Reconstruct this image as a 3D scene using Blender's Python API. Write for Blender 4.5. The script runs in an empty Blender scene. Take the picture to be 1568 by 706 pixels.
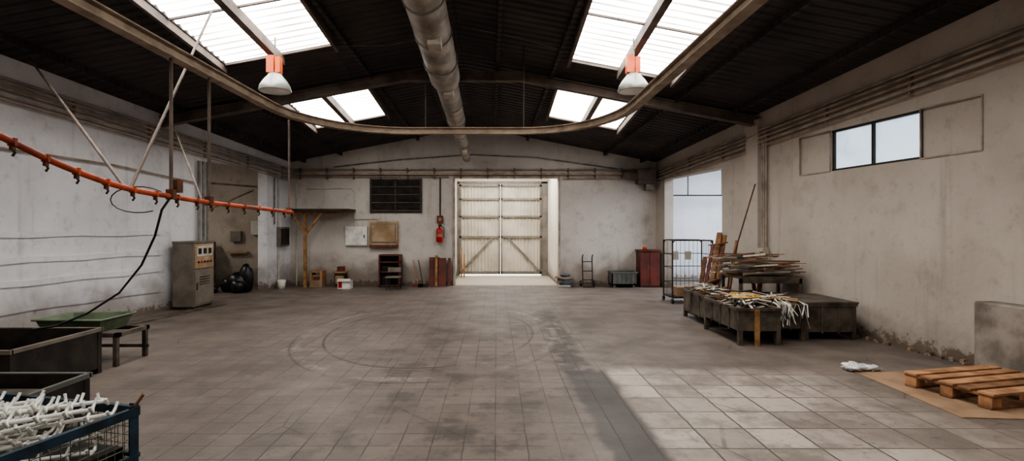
import bpy, math, random
from mathutils import Matrix, Vector
random.seed(7)
R=random.uniform

def c(r,g,b):
    f=lambda v:(v/255/12.92) if v/255<=0.04045 else ((v/255+0.055)/1.055)**2.4
    return (f(r),f(g),f(b),1)

# ---------------------------------------------------------------- materials
class NT:
    def __init__(s,name):
        s.m=bpy.data.materials.new(name); s.m.use_nodes=True
        s.t=s.m.node_tree; s.b=s.t.nodes['Principled BSDF']
        s.tc=s.t.nodes.new('ShaderNodeTexCoord').outputs['Object']
    def lk(s,a,b):
        if hasattr(a,'is_output'): s.t.links.new(a,b)
        else: b.default_value=a
    def math(s,op,a,b=0.0,cl=False):
        n=s.t.nodes.new('ShaderNodeMath'); n.operation=op; n.use_clamp=cl
        s.lk(a,n.inputs[0]); s.lk(b,n.inputs[1]); return n.outputs[0]
    def noise(s,scale,detail=4,vec=None,rough=.55):
        n=s.t.nodes.new('ShaderNodeTexNoise'); n.inputs['Scale'].default_value=scale
        n.inputs['Detail'].default_value=detail; n.inputs['Roughness'].default_value=rough
        s.t.links.new(vec or s.tc,n.inputs['Vector']); return n.outputs['Fac']
    def ramp(s,x,a,b):
        n=s.t.nodes.new('ShaderNodeMapRange'); n.interpolation_type='SMOOTHSTEP'
        s.lk(x,n.inputs[0]); n.inputs[1].default_value=a; n.inputs[2].default_value=b
        return n.outputs[0]
    def mix(s,f,a,b,mode='MIX'):
        n=s.t.nodes.new('ShaderNodeMix'); n.data_type='RGBA'; n.blend_type=mode
        s.lk(f,n.inputs[0]); s.lk(a,n.inputs[6]); s.lk(b,n.inputs[7]); return n.outputs[2]
    def scalev(s,v):
        n=s.t.nodes.new('ShaderNodeMapping'); n.inputs['Scale'].default_value=v
        s.t.links.new(s.tc,n.inputs['Vector']); return n.outputs[0]
    def xyz(s):
        n=s.t.nodes.new('ShaderNodeSeparateXYZ'); s.t.links.new(s.tc,n.inputs[0]); return n.outputs
    def bump(s,h,st,d=.01):
        n=s.t.nodes.new('ShaderNodeBump'); n.inputs['Strength'].default_value=st; n.inputs['Distance'].default_value=d
        s.t.links.new(h,n.inputs['Height']); s.t.links.new(n.outputs[0],s.b.inputs['Normal'])
    def set(s,col,rough=.6,metal=0):
        s.lk(col,s.b.inputs['Base Color']); s.lk(rough,s.b.inputs['Roughness']); s.b.inputs['Metallic'].default_value=metal
        return s.m

def pm(name,c1,c2=None,scale=6,rough=.6,metal=0,bump=.15):
    n=NT(name)
    if c2 is None: c2=tuple(x*.7 for x in c1[:3])+(1,)
    f=n.noise(scale,5); k=n.ramp(f,.35,.68)
    n.bump(n.noise(scale*6,3),bump,.005)
    return n.set(n.mix(k,c1,c2),rough,metal)

def emis(name,col,st,dirt=None,wave=False,top=None):
    n=NT(name)
    colr=col
    if dirt:
        k=n.ramp(n.noise(1.3,4),.42,.75)
        colr=n.mix(k,col,dirt)
    if wave:
        x=n.xyz()
        w=n.math('SINE',n.math('MULTIPLY',x[1],2*math.pi/.19))
        w=n.ramp(w,.2,.95)
        nz=n.ramp(n.noise(.8,3),.35,.65)
        w=n.math('MULTIPLY',w,n.math('ADD',n.math('MULTIPLY',nz,.4),.56))
        colr=n.mix(w,colr,c(78,66,52))
    n.lk(colr,n.b.inputs['Emission Color']); n.b.inputs['Emission Strength'].default_value=st
    return n.set((.5,.5,.5,1),.5)

def wallmat(name,a,b,dirt,zd=.7,k=1.0,chipk=1.0):
    n=NT(name); x=n.xyz()
    big=n.ramp(n.noise(.7,5),.35,.7)
    col=n.mix(big,a,b)
    sp=n.ramp(n.noise(5,8,rough=.7),.52,.72)
    col=n.mix(n.math('MULTIPLY',sp,.36*k),col,dirt)
    fl=n.ramp(n.noise(1.7,8,rough=.65),.57,.66)
    col=n.mix(n.math('MULTIPLY',fl,.22*k),col,dirt)
    zz=n.math('ADD',x[2],n.math('MULTIPLY',n.noise(2.5,6),1.3))
    low=n.ramp(zz,zd+.95,zd+.2)
    col=n.mix(n.math('MULTIPLY',low,.75),col,dirt)
    z2=n.math('ADD',x[2],n.math('MULTIPLY',n.noise(7,6,rough=.7),.7))
    fk=n.ramp(z2,.52,.42)
    col=n.mix(n.math('MULTIPLY',fk,.85),col,c(96,80,66))
    st=n.ramp(n.noise(1,5,n.scalev((4.5,4.5,.3))),.58,.78)
    col=n.mix(n.math('MULTIPLY',st,.4*k),col,dirt)
    chip=n.ramp(n.math('ADD',n.noise(4,7,rough=.7),n.math('MULTIPLY',x[2],-.12)),.58,.62)
    col=n.mix(n.math('MULTIPLY',chip,.4*k*chipk),col,c(92,84,78))
    n.bump(n.noise(9,6),.4,.02)
    return n.set(col,.85)

M={}
M['wall_l']=wallmat('whitewash_left',c(222,222,226),c(202,202,207),c(130,122,118),.6,.85)
M['wall_b']=wallmat('whitewash_back',c(204,198,192),c(186,179,173),c(120,106,94),.7,.9,.5)
M['wall_r']=wallmat('whitewash_right',c(190,181,172),c(174,165,155),c(118,107,96),.3,.75,.4)
M['wall_s']=wallmat('side_room_paint',c(206,210,216),c(192,196,202),c(140,134,128),.2,.4,.2)
M['wall_p']=wallmat('porch_paint',c(210,203,190),c(196,188,174),c(130,118,104),.3,.5)
M['wall_dk']=wallmat('side_room_dark_paint',c(188,178,166),c(162,151,138),c(90,80,72))
M['trimw']=pm('ledge_plaster',c(172,160,149),c(132,121,111),4,.8)
M['steel']=pm('galvanised_steel',c(150,146,140),c(108,103,98),5,.45,.6)
M['rail']=pm('dusty_rail_paint',c(172,154,136),c(136,119,103),4,.7,.0)
M['beam']=pm('beam_paint',c(116,102,93),c(82,71,65),3,.7)
M['dark']=pm('dark_metal',c(60,54,49),c(38,34,32),5,.55,.4)
M['bin']=pm('grey_brown_bin_metal',c(108,99,89),c(64,57,51),4,.55,.35,.3)
M['black']=pm('black_plastic',c(22,22,24),c(14,14,15),8,.35)
M['orange']=pm('orange_paint',c(196,80,40),c(120,50,30),5,.5)
M['orange2']=pm('orange_gear_box',c(235,110,55),c(205,90,45),3,.45)
M['wood']=pm('raw_wood',c(166,126,84),c(120,86,54),7,.75)
M['pal']=pm('pallet_wood',c(190,144,106),c(136,97,68),5,.8,0,.4)
M['pal2']=pm('pallet_wood_dark',c(146,106,76),c(102,74,52),5,.8,0,.4)
M['redw']=pm('red_brown_board',c(108,50,42),c(76,34,30),3,.55)
M['card']=pm('cardboard',c(158,130,104),c(132,106,84),3,.85)
M['white']=pm('white_paint',c(232,232,228),c(200,198,190),5,.45)
M['off']=pm('off_white_plastic',c(200,196,186),c(170,164,150),3,.5)
M['beige']=pm('beige_enamel',c(176,156,128),c(140,110,80),2,.5)
M['cab']=pm('cabinet_grey_beige',c(124,116,106),c(100,92,84),3,.5)
M['blue']=pm('teal_blue_crate_paint',c(38,62,80),c(24,34,42),6,.5,.3)
M['green']=pm('green_tray_paint',c(100,112,90),c(70,82,64),4,.55)
M['gmesh']=pm('mesh_wire',c(112,118,98),c(82,84,72),5,.5,.4)
M['red']=pm('extinguisher_red',c(176,28,24),c(150,20,18),3,.3)
M['grey']=pm('grey_plastic',c(96,96,92),c(74,74,70),3,.6)
M['conc']=pm('concrete_block_mat',c(154,146,138),c(108,100,92),3,.9,0,.5)
M['alu']=pm('duct_aluminium',c(170,161,152),c(120,111,102),3,.5,.15,.1)
M['refl']=pm('lamp_reflector',c(176,180,176),c(150,152,150),3,.35,.3,.02)
M['lglass']=pm('lamp_glass',c(235,236,232),c(215,216,212),3,.3,0,0)
M['yellow']=pm('yellow_cable',c(196,154,72),c(156,114,50),5,.5)
M['blued']=pm('denim_bag',c(70,80,100),c(48,54,66),5,.9)
M['film']=pm('white_film',c(235,235,235),c(210,210,212),6,.4)
M['rust']=pm('rusty_steel',c(120,76,52),c(78,56,44),8,.8,.2)
M['door']=pm('door_sheet_cream',c(190,182,167),c(168,160,145),2,.55)
M['doorf']=pm('door_frame_grey',c(120,113,104),c(98,92,84),3,.55)
M['frame']=pm('window_frame_metal',c(60,52,46),c(44,38,34),5,.5,.3)
M['sky']=emis('skylight_fibreglass',(1,.985,.955,1),10,(.82,.73,.57,1),True)
M['win']=emis('window_hazy_glass',c(196,216,232),1.25,c(150,172,192))
M['sidel']=emis('right_room_fill_glow',(.93,.965,1,1),11)  # glow of the panel added to brighten the right side room
M['sidel2']=emis('left_room_fill_glow',(1,.95,.88,1),20)  # glow of the panel added to brighten the left side room
M['reclight']=emis('porch_fill_glow',(1,.985,.96,1),12)  # glow of the added panel that lights the porch
M['gap']=emis('daylight_gap',(1,1,1,1),3)

n=NT('roof_sheet_dark'); x=n.xyz()
w=n.math('SINE',n.math('MULTIPLY',x[1],2*math.pi/.19))
n.bump(w,1.0,.04)
k=n.ramp(n.noise(1.2,5),.35,.7)
col=n.mix(k,c(74,66,63),c(50,45,44))
ov=n.math('PINGPONG',n.math('ADD',x[0],.7),1.1)
col=n.mix(n.math('MULTIPLY',n.ramp(ov,.03,.01),.5),col,c(30,27,26))
M['roofd']=n.set(col,.75)

# floor
n=NT('factory_floor'); x=n.xyz()
def brick(size,a,b,m,ms):
    t=n.t.nodes.new('ShaderNodeTexBrick'); t.offset=0; t.squash=1
    t.inputs['Scale'].default_value=1; t.inputs['Brick Width'].default_value=size; t.inputs['Row Height'].default_value=size
    t.inputs['Mortar Size'].default_value=ms; t.inputs['Mortar Smooth'].default_value=.5
    t.inputs['Color1'].default_value=a; t.inputs['Color2'].default_value=b; t.inputs['Mortar'].default_value=m
    nv=n.t.nodes.new('ShaderNodeTexNoise'); nv.inputs['Scale'].default_value=6; n.t.links.new(n.tc,nv.inputs['Vector'])
    vm=n.t.nodes.new('ShaderNodeVectorMath'); vm.operation='MULTIPLY_ADD'
    n.t.links.new(nv.outputs['Color'],vm.inputs[0]); vm.inputs[1].default_value=(.018,.018,0); n.t.links.new(n.tc,vm.inputs[2])
    n.t.links.new(vm.outputs[0],t.inputs['Vector']); return t.outputs
b1=brick(.25,c(112,101,94),c(98,88,82),c(56,50,47),.007)
b2=brick(.42,c(186,175,165),c(138,128,120),c(60,53,49),.011)
nz=n.noise(1.6,6); nf=n.noise(9,7,rough=.75)
jit=n.math('MULTIPLY',n.math('SUBTRACT',nz,.5),.5)
X=n.math('ADD',x[0],n.math('MULTIPLY',jit,.6)); Y=n.math('ADD',x[1],n.math('MULTIPLY',n.math('SUBTRACT',n.noise(2.2,5),.5),.6))
con=n.mix(n.ramp(nz,.3,.7),c(113,102,95),c(92,83,77))
worn=n.math('ADD',n.math('MULTIPLY',n.ramp(n.noise(.9,5),.40,.56),.75),.2)
worn=n.math('MULTIPLY',worn,n.ramp(X,1.6,1.2))
worn=n.math('MULTIPLY',worn,n.ramp(X,-5.0,-3.2))
col=n.mix(worn,con,b1[0])
stn=n.ramp(n.noise(.55,8,rough=.68),.46,.66)
col=n.mix(n.math('MULTIPLY',stn,.45),col,c(62,55,51))
mid=n.math('MULTIPLY',n.ramp(n.math('ABSOLUTE',n.math('ADD',x[0],-.1)),3.4,.6),n.ramp(x[1],13,9))
ob=n.math('MULTIPLY',n.ramp(n.noise(1.5,8,rough=.7),.48,.62),mid)
col=n.mix(n.math('MULTIPLY',ob,.6),col,c(44,39,36))
lg=n.math('MULTIPLY',n.ramp(X,1.15,1.4),n.ramp(Y,6.8,6.2))
fade=n.ramp(n.math('ADD',x[0],n.math('MULTIPLY',jit,4)),4.3,2.6)
lgm=n.math('MULTIPLY',lg,n.math('ADD',n.math('MULTIPLY',fade,.75),.2))
lgm=n.math('MULTIPLY',lgm,n.math('ADD',n.math('MULTIPLY',n.ramp(n.noise(1.4,8,rough=.7),.40,.56),.6),.4))
col=n.mix(lgm,col,b2[0])
drip=n.ramp(n.noise(5.5,5),.66,.72)
col=n.mix(n.math('MULTIPLY',drip,.5),col,c(48,42,39))
vor=n.t.nodes.new('ShaderNodeTexVoronoi'); vor.feature='DISTANCE_TO_EDGE'; vor.inputs['Scale'].default_value=1.1
n.t.links.new(n.tc,vor.inputs['Vector'])
cr=n.math('MULTIPLY',n.ramp(vor.outputs['Distance'],.014,.004),n.ramp(n.noise(.8,3),.52,.62))
col=n.mix(n.math('MULTIPLY',cr,.5),col,c(44,38,36))
sp=n.ramp(nf,.54,.70)
col=n.mix(n.math('MULTIPLY',sp,.55),col,c(60,53,49))
pale=n.ramp(n.noise(2.3,7,rough=.7),.57,.73)
col=n.mix(n.math('MULTIPLY',pale,.32),col,c(148,138,130))
strip=n.math('MULTIPLY',n.math('MULTIPLY',n.ramp(X,.78,.86),n.ramp(X,1.34,1.24)),n.ramp(Y,6.65,6.4))
strip=n.math('MULTIPLY',strip,n.math('ADD',n.math('MULTIPLY',nz,.5),.62),True)
col=n.mix(strip,col,c(44,39,37))
s2=n.math('MULTIPLY',n.math('MULTIPLY',n.ramp(X,.7,.8),n.ramp(X,1.2,1.1)),n.math('MULTIPLY',n.ramp(Y,6.3,6.5),n.ramp(Y,11.6,10.8)))
s2=n.math('MULTIPLY',s2,n.ramp(n.noise(3.5,5),.40,.54))
col=n.mix(n.math('MULTIPLY',s2,.8),col,c(42,37,35))
ex=n.math('DIVIDE',n.math('ADD',x[0],1.05),1.98); ey=n.math('DIVIDE',n.math('SUBTRACT',x[1],9.0),2.9)
rr=n.math('SQRT',n.math('ADD',n.math('MULTIPLY',ex,ex),n.math('MULTIPLY',ey,ey)))
rj=n.math('ADD',rr,n.math('MULTIPLY',n.math('SUBTRACT',nf,.5),.14))
l1=n.math('MULTIPLY',n.ramp(n.math('ABSOLUTE',n.math('SUBTRACT',rj,1.0)),.034,.008),n.ramp(n.noise(1.3,4),.42,.60))
l1=n.math('MULTIPLY',l1,n.ramp(n.noise(14,5,rough=.7),.40,.58))
col=n.mix(n.math('MULTIPLY',l1,.48),col,c(160,150,142))
l2=n.math('MULTIPLY',n.ramp(n.math('ABSOLUTE',n.math('SUBTRACT',rr,.83)),.013,.006),n.ramp(n.noise(.8,3),.36,.52))
col=n.mix(n.math('MULTIPLY',l2,.65),col,c(40,35,32))
l3=n.math('MULTIPLY',n.ramp(n.math('ABSOLUTE',n.math('SUBTRACT',rr,1.05)),.012,.005),n.ramp(n.noise(.9,3),.4,.55))
col=n.mix(n.math('MULTIPLY',l3,.5),col,c(46,40,37))
porch_lit=n.math('MULTIPLY',n.ramp(x[1],15.9,16.4),n.math('MULTIPLY',n.ramp(x[0],-1.5,-1.2),n.ramp(x[0],2.1,1.8)))  # porch floor mask: paints the bright light there into the colour
col=n.mix(n.math('MULTIPLY',porch_lit,.8),col,c(180,171,158))
n.bump(n.math('ADD',nf,n.math('MULTIPLY',b1[1],-.8)),.35,.012)
M['floor']=n.set(col,n.math('ADD',n.math('MULTIPLY',nz,.3),.38))

# ---------------------------------------------------------------- mesh builder
class B:
    def __init__(s,xf=None): s.v=[];s.f=[];s.mi=[];s.sm=[];s.mats=[];s.xf=xf
    def add(s,vs,fs,mat,smooth=False):
        o=len(s.v)
        for p in vs:
            p=Vector(p)
            if s.xf is not None: p=s.xf@p
            s.v.append(p)
        if mat not in s.mats: s.mats.append(mat)
        k=s.mats.index(mat)
        for f in fs: s.f.append([o+i for i in f]); s.mi.append(k); s.sm.append(smooth)
    HEX=[(0,3,2,1),(4,5,6,7),(0,1,5,4),(1,2,6,5),(2,3,7,6),(3,0,4,7)]
    def hexa(s,vs,mat): s.add(vs,s.HEX,mat)
    def box(s,x0,x1,y0,y1,z0,z1,mat):
        s.hexa([(x0,y0,z0),(x1,y0,z0),(x1,y1,z0),(x0,y1,z0),(x0,y0,z1),(x1,y0,z1),(x1,y1,z1),(x0,y1,z1)],mat)
    def rbox(s,cx,cy,cz,sx,sy,sz,mat,rz=0,rx=0,ry=0):
        m=Matrix.Translation((cx,cy,cz))@Matrix.Rotation(rz,4,'Z')@Matrix.Rotation(rx,4,'X')@Matrix.Rotation(ry,4,'Y')
        vs=[m@Vector((a*sx/2,b*sy/2,d*sz/2)) for d in(-1,1) for a,b in((-1,-1),(1,-1),(1,1),(-1,1))]
        s.hexa(vs,mat)
    def beam(s,p,q,w,h,mat,up=(0,0,1)):
        p=Vector(p);q=Vector(q);d=(q-p).normalized();up=Vector(up)
        if abs(d.dot(up))>.98: up=Vector((0,1,0))
        a=d.cross(up).normalized();b=a.cross(d).normalized()
        vs=[]
        for e in(p,q):
            vs+= [e-a*w/2-b*h/2,e+a*w/2-b*h/2,e+a*w/2+b*h/2,e-a*w/2+b*h/2]
        s.hexa(vs,mat)
    def tube(s,pts,r,mat,n=8,rs=None,cap=True):
        pts=[Vector(p) for p in pts]; vs=[];N=len(pts)
        d0=(pts[1]-pts[0]).normalized()
        up=Vector((0,0,1)) if abs(d0.z)<.9 else Vector((0,1,0))
        a=d0.cross(up).normalized()
        for i,p in enumerate(pts):
            if i==0:d=pts[1]-pts[0]
            elif i==N-1:d=pts[-1]-pts[-2]
            else:d=(pts[i+1]-pts[i]).normalized()+(pts[i]-pts[i-1]).normalized()
            if d.length<1e-6:d=pts[i]-pts[i-1]
            d.normalize(); a=(a-d*a.dot(d))
            if a.length<1e-4: a=d.orthogonal()
            a.normalize(); b=d.cross(a); rr=rs[i] if rs else r
            for k in range(n):
                t=2*math.pi*k/n; vs.append(p+a*math.cos(t)*rr+b*math.sin(t)*rr)
        fs=[]
        for i in range(N-1):
            for k in range(n):
                k2=(k+1)%n; fs.append((i*n+k,i*n+k2,(i+1)*n+k2,(i+1)*n+k))
        s.add(vs,fs,mat,True)
        if cap: s.add(vs[:n],[tuple(range(n))],mat); s.add(vs[-n:],[tuple(range(n))],mat)
    def lathe(s,cx,cy,prof,mat,n=28):
        vs=[];fs=[]
        for r,z in prof:
            for k in range(n):
                t=2*math.pi*k/n; vs.append((cx+r*math.cos(t),cy+r*math.sin(t),z))
        for i in range(len(prof)-1):
            for k in range(n):
                k2=(k+1)%n; fs.append((i*n+k,i*n+k2,(i+1)*n+k2,(i+1)*n+k))
        s.add(vs,fs,mat,True)
    def blob(s,cx,cy,cz,rx,ry,rz,mat,j=.15,seed=0):
        rg=random.Random(seed); vs=[];fs=[];A=14;Bn=8
        for i in range(Bn+1):
            ph=math.pi*i/Bn
            for k in range(A):
                t=2*math.pi*k/A; q=1+rg.uniform(-j,j)
                z=cz+rz*math.cos(ph)*(q if cz else 1)
                vs.append((cx+rx*q*math.sin(ph)*math.cos(t),cy+ry*q*math.sin(ph)*math.sin(t),max(.006,z)))
        for i in range(Bn):
            for k in range(A):
                k2=(k+1)%A; fs.append((i*A+k,(i+1)*A+k,(i+1)*A+k2,i*A+k2))
        s.add(vs,fs,mat,True)
    def done(s,name,bevel=0,parent=None):
        me=bpy.data.meshes.new(name); me.from_pydata([tuple(v) for v in s.v],[],s.f)
        for m in s.mats: me.materials.append(M[m])
        for i,p in enumerate(me.polygons): p.material_index=s.mi[i]; p.use_smooth=s.sm[i]
        import bmesh
        bm=bmesh.new(); bm.from_mesh(me); bmesh.ops.recalc_face_normals(bm,faces=bm.faces); bm.to_mesh(me); bm.free()
        o=bpy.data.objects.new(name,me); bpy.context.scene.collection.objects.link(o)
        if bevel:
            md=o.modifiers.new('bevel','BEVEL'); md.width=bevel; md.segments=2; md.limit_method='ANGLE'
        return o

# ---------------------------------------------------------------- room geometry
xl=lambda y:-(8.59-.155*y)
xr=lambda y:6.81-.13*y
zr=lambda y:6.3-.1*y
ze=lambda y:4.9-.078*y
RX=-.7; YB=16.1; YF=-3.0
def rz(x,y):
    e=xl(y) if x<RX else xr(y)
    t=(x-RX)/(e-RX); return zr(y)-t*(zr(y)-ze(y))

b=B(); b.box(-12.5,10.5,YF-.3,20.5,-.2,0,'floor'); b.done('floor')

def wseg(b,fx,sg,y0,y1,z0,z1,mat,th=.25,top=None):
    za=z1 if z1 is not None else ze(y0); zb=z1 if z1 is not None else ze(y1)
    a0,a1=fx(y0),fx(y1)
    b.hexa([(a0,y0,z0),(a0+sg*th,y0,z0),(a1+sg*th,y1,z0),(a1,y1,z0),(a0,y0,za),(a0+sg*th,y0,za),(a1+sg*th,y1,zb),(a1,y1,zb)],mat)
b=B()
wseg(b,xl,-1,YF,12.5,0,None,'wall_l'); wseg(b,xl,-1,12.5,14.9,3.26,None,'wall_l'); wseg(b,xl,-1,14.9,YB,0,None,'wall_l')
b.done('wall_left')
b=B()
wseg(b,xr,1,YF,6.65,0,None,'wall_r')
wseg(b,xr,1,6.65,9.9,0,2.65,'wall_r'); wseg(b,xr,1,6.65,9.9,3.33,None,'wall_r')
wseg(b,lambda y:xr(y)+.03,1,6.65,7.48,2.65,3.33,'wall_r',.18); wseg(b,lambda y:xr(y)+.03,1,9.15,9.9,2.65,3.33,'wall_r',.18)
wseg(b,xr,1,9.9,12.5,0,None,'wall_r'); wseg(b,xr,1,12.5,15.5,3.08,None,'wall_r'); wseg(b,xr,1,15.5,YB,0,None,'wall_r')
wseg(b,lambda y:xr(y)-.1,1,11.0,11.4,0,3.9,'wall_r',.12)
b.done('wall_right')
b=B()
def bseg(x0,x1,z0,z1=None):
    za=z1 if z1 else rz(x0,YB); zb=z1 if z1 else rz(x1,YB); y0,y1=YB,YB+.25
    b.hexa([(x0,y0,z0),(x1,y0,z0),(x1,y1,z0),(x0,y1,z0),(x0,y0,za),(x1,y0,zb),(x1,y1,zb),(x0,y1,za)],'wall_b')
bseg(xl(YB)-.25,-1.22,0); bseg(-1.22,RX,3.17); bseg(RX,1.83,3.17); bseg(1.83,xr(YB)+.25,0)
b.done('wall_back')
b=B(); b.box(-9.4,7.6,YF-.25,YF,0,6.8,'wall_b'); b.done('wall_front')

SK=[(-4.78,-2.88,3.0,9.6),(-4.5,-2.75,11.45,13.65),(1.42,3.3,3.0,10.3),(1.33,3.05,11.45,13.8),(-4.78,-2.88,-2.0,1.0),(1.42,3.3,-2.0,1.0)]  # last two: unseen skylights behind the camera, added for lighting
b=B()
xs=[-99,-4.78,-4.5,-2.88,-2.75,RX,1.33,1.42,3.05,3.3,99]
ys=sorted(set([YF-.25,YB+.25]+[v for k in SK for v in k[2:]]+[5,7]))
def cx(x,y): return xl(y)-.3 if x==-99 else (xr(y)+.3 if x==99 else x)
for i in range(len(xs)-1):
    for j in range(len(ys)-1):
        xm=(max(xs[i],-8)+min(xs[i+1],8))/2; ym=(ys[j]+ys[j+1])/2
        if xs[i]==-99: xm=-6
        if xs[i+1]==99: xm=5
        if any(a<xm<d and e<ym<f for a,d,e,f in SK): continue
        q=[(cx(xs[i],ys[j]),ys[j]),(cx(xs[i+1],ys[j]),ys[j]),(cx(xs[i+1],ys[j+1]),ys[j+1]),(cx(xs[i],ys[j+1]),ys[j+1])]
        b.hexa([(p[0],p[1],rz(*p)) for p in q]+[(p[0],p[1],rz(*p)+.06) for p in q],'roofd')
b.done('ceiling')
for a,d,e,f in SK:
    b=B(); N=int((f-e)/.0475); vs=[];fs=[]
    for i in range(N+1):
        y=e+(f-e)*i/N; dz=.02*math.sin(2*math.pi*y/.19)+.03
        vs+=[(a-.05,y,rz(a-.05,y)+dz),(d+.05,y,rz(d+.05,y)+dz)]
    for i in range(N): fs.append((2*i,2*i+1,2*i+3,2*i+2))
    b.add(vs,fs,'sky'); b.done('ceiling_skylight_panel')
b=B()
for a,d,e,f in SK:
    m=(a+d)/2
    for xx,w,h in((m,.12,.16),(a-.05,.06,.12),(d+.05,.06,.12)):
        b.beam((xx,e-.1,rz(xx,e)-h/2),(xx,f+.1,rz(xx,f)-h/2),w,h,'beam')
    yy=e
    while yy<f+.01:
        b.beam((a,yy,rz(a,yy)-.01),(d,yy,rz(d,yy)-.01),.04,.03,'beam'); yy+=(f-e)/max(1,round((f-e)/1.7))
b.done('ceiling_skylight_frames')
b=B()
for fr in (.12,.3,.72,.92):
    for e in(xl,xr):
        b.beam((RX+fr*(e(YF)-RX),YF,rz(RX+fr*(e(YF)-RX),YF)-.05),(RX+fr*(e(YB)-RX),YB,rz(RX+fr*(e(YB)-RX),YB)-.05),.07,.1,'roofd')
b.done('ceiling_purlins')
b=B()
for y in (1.6,11.15):
    L=xl(y);Rr=xr(y)
    pts=[(L,rz(L,y)),(RX-1.2,rz(RX-1.2,y)),(RX+1.2,rz(RX+1.2,y)),(Rr,rz(Rr,y))]
    for (xa,za),(xb,zb) in zip(pts,pts[1:]):
        b.beam((xa,y,za-.16),(xb,y,zb-.16),.05,.16,'beam')
        b.beam((xa,y,za-.25),(xb,y,zb-.25),.16,.025,'beam'); b.beam((xa,y,za-.08),(xb,y,zb-.08),.16,.025,'beam')
b.done('ceiling_frame_beam')

for nm,fx,sg,zz in(('wall_pipes_left',xl,1,3.78),('wall_pipes_right',xr,-1,3.72)):
    b=B(); sl=.062
    f=lambda y,o,dz:(fx(y)+sg*o,y,zz-sl*(y-8)+dz)
    b.beam(f(YF,.05,-.12),f(YB-.1,.05,-.12),.08,.04,'trimw'); 
    for o,dz,r,m in((.07,-.02,.024,'rail'),(.09,.06,.018,'trimw'),(.06,.14,.024,'trimw'),(.06,-.2,.014,'rail')):
        b.tube([f(YF,o,dz),f(YB-.1,o,dz)],r,m)
    y=YF+1
    while y<YB: 
        p=f(y,.03,0); b.box(p[0]-.03,p[0]+.03,y-.012,y+.012,p[2]-.21,p[2]+.16,'trimw'); y+=1.6
    b.done(nm)

b=B()
for i,dy in enumerate((-.07,-.13,-.2)):
    x0=xr(11.0+dy)-.05
    b.tube([(x0,11+dy,1.1+i*.1),(x0,11+dy,3.5)],.02,'trimw')
b.rbox(xr(10.85)-.07,10.86,1.15,.12,.22,.3,'off')
b.done('wall_conduit_right')

b=B()
def wp(y,z,o=0): return (xr(y)+o,y,z)
for ya,yb in((7.5,8.33),(8.33,9.13)):
    b.add([wp(ya,2.67,.08),wp(yb,2.67,.08),wp(yb,3.31,.08),wp(ya,3.31,.08)],[(0,1,2,3)],'win')
for y in(7.5,8.33,9.13): b.beam(wp(y,2.65,.05),wp(y,3.33,.05),.035,.05,'frame')
for z in(2.67,3.31): b.beam(wp(7.48,z,.05),wp(9.15,z,.05),.05,.03,'frame')
b.done('window_1')
b=B()
for ya,yb in((6.65,7.48),(9.15,9.9)):
    for z in(2.65,3.33): b.beam(wp(ya,z,-.005),wp(yb,z,-.005),.015,.02,'trimw')
    for y in (ya,yb): b.beam(wp(y,2.65,-.005),wp(y,3.33,-.005),.015,.02,'trimw')
b.done('trim_1')

# side rooms
b=B()
b.box(-11.7,-11.5,10.2,16.2,0,3.7,'wall_dk'); b.box(-11.7,xl(16.1)-.26,16.1,16.3,0,3.7,'wall_dk'); b.box(-11.7,xl(10.2)-.27,10.0,10.2,0,3.7,'wall_dk')
b.done('wall_side_room_left')
b=B(); b.hexa([(-11.7,10,3.7),(xl(10)-.26,10,3.7),(xl(16.3)-.26,16.3,3.7),(-11.7,16.3,3.7),(-11.7,10,3.8),(xl(10)-.26,10,3.8),(xl(16.3)-.26,16.3,3.8),(-11.7,16.3,3.8)],'roofd'); b.done('ceiling_side_room_left')
b=B(); b.box(-9.8,-9.2,11.2,13.2,3.62,3.68,'sidel2'); b.done('left_room_fill_panel')  # added emissive panel, brightens the dim room behind the left opening
b=B()
b.box(9.3,9.5,10.8,18.2,0,3.9,'wall_s'); b.box(xr(18)+.5,9.5,18,18.2,0,3.9,'wall_s'); b.box(xr(11)+.26,9.5,10.6,10.8,0,3.9,'wall_s')
b.box(xr(16.4)+.24,xr(16.4)+.44,16.4,18.1,0,3.9,'wall_s')
b.done('wall_side_room_right')
b=B(); b.box(5.1,9.5,16.36,18.2,3.9,4,'wall_s'); b.box(5.7,9.5,10.6,16.36,3.9,4,'wall_s'); b.done('ceiling_side_room_right')
b=B(); b.box(6.4,8.6,12.0,16.5,3.84,3.89,'sidel'); b.done('right_room_fill_panel')  # added emissive panel, makes the room behind the right opening bright
b=B()
b.tube([(5.0,17.6,2.75),(9.3,17.6,2.75)],.022,'dark')
b.tube([(6.2,17.6,2.75),(6.2,17.6,3.9)],.018,'dark'); b.tube([(7.3,17.6,2.75),(7.3,17.6,3.9)],.018,'dark')
b.done('side_room_rail')

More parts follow.
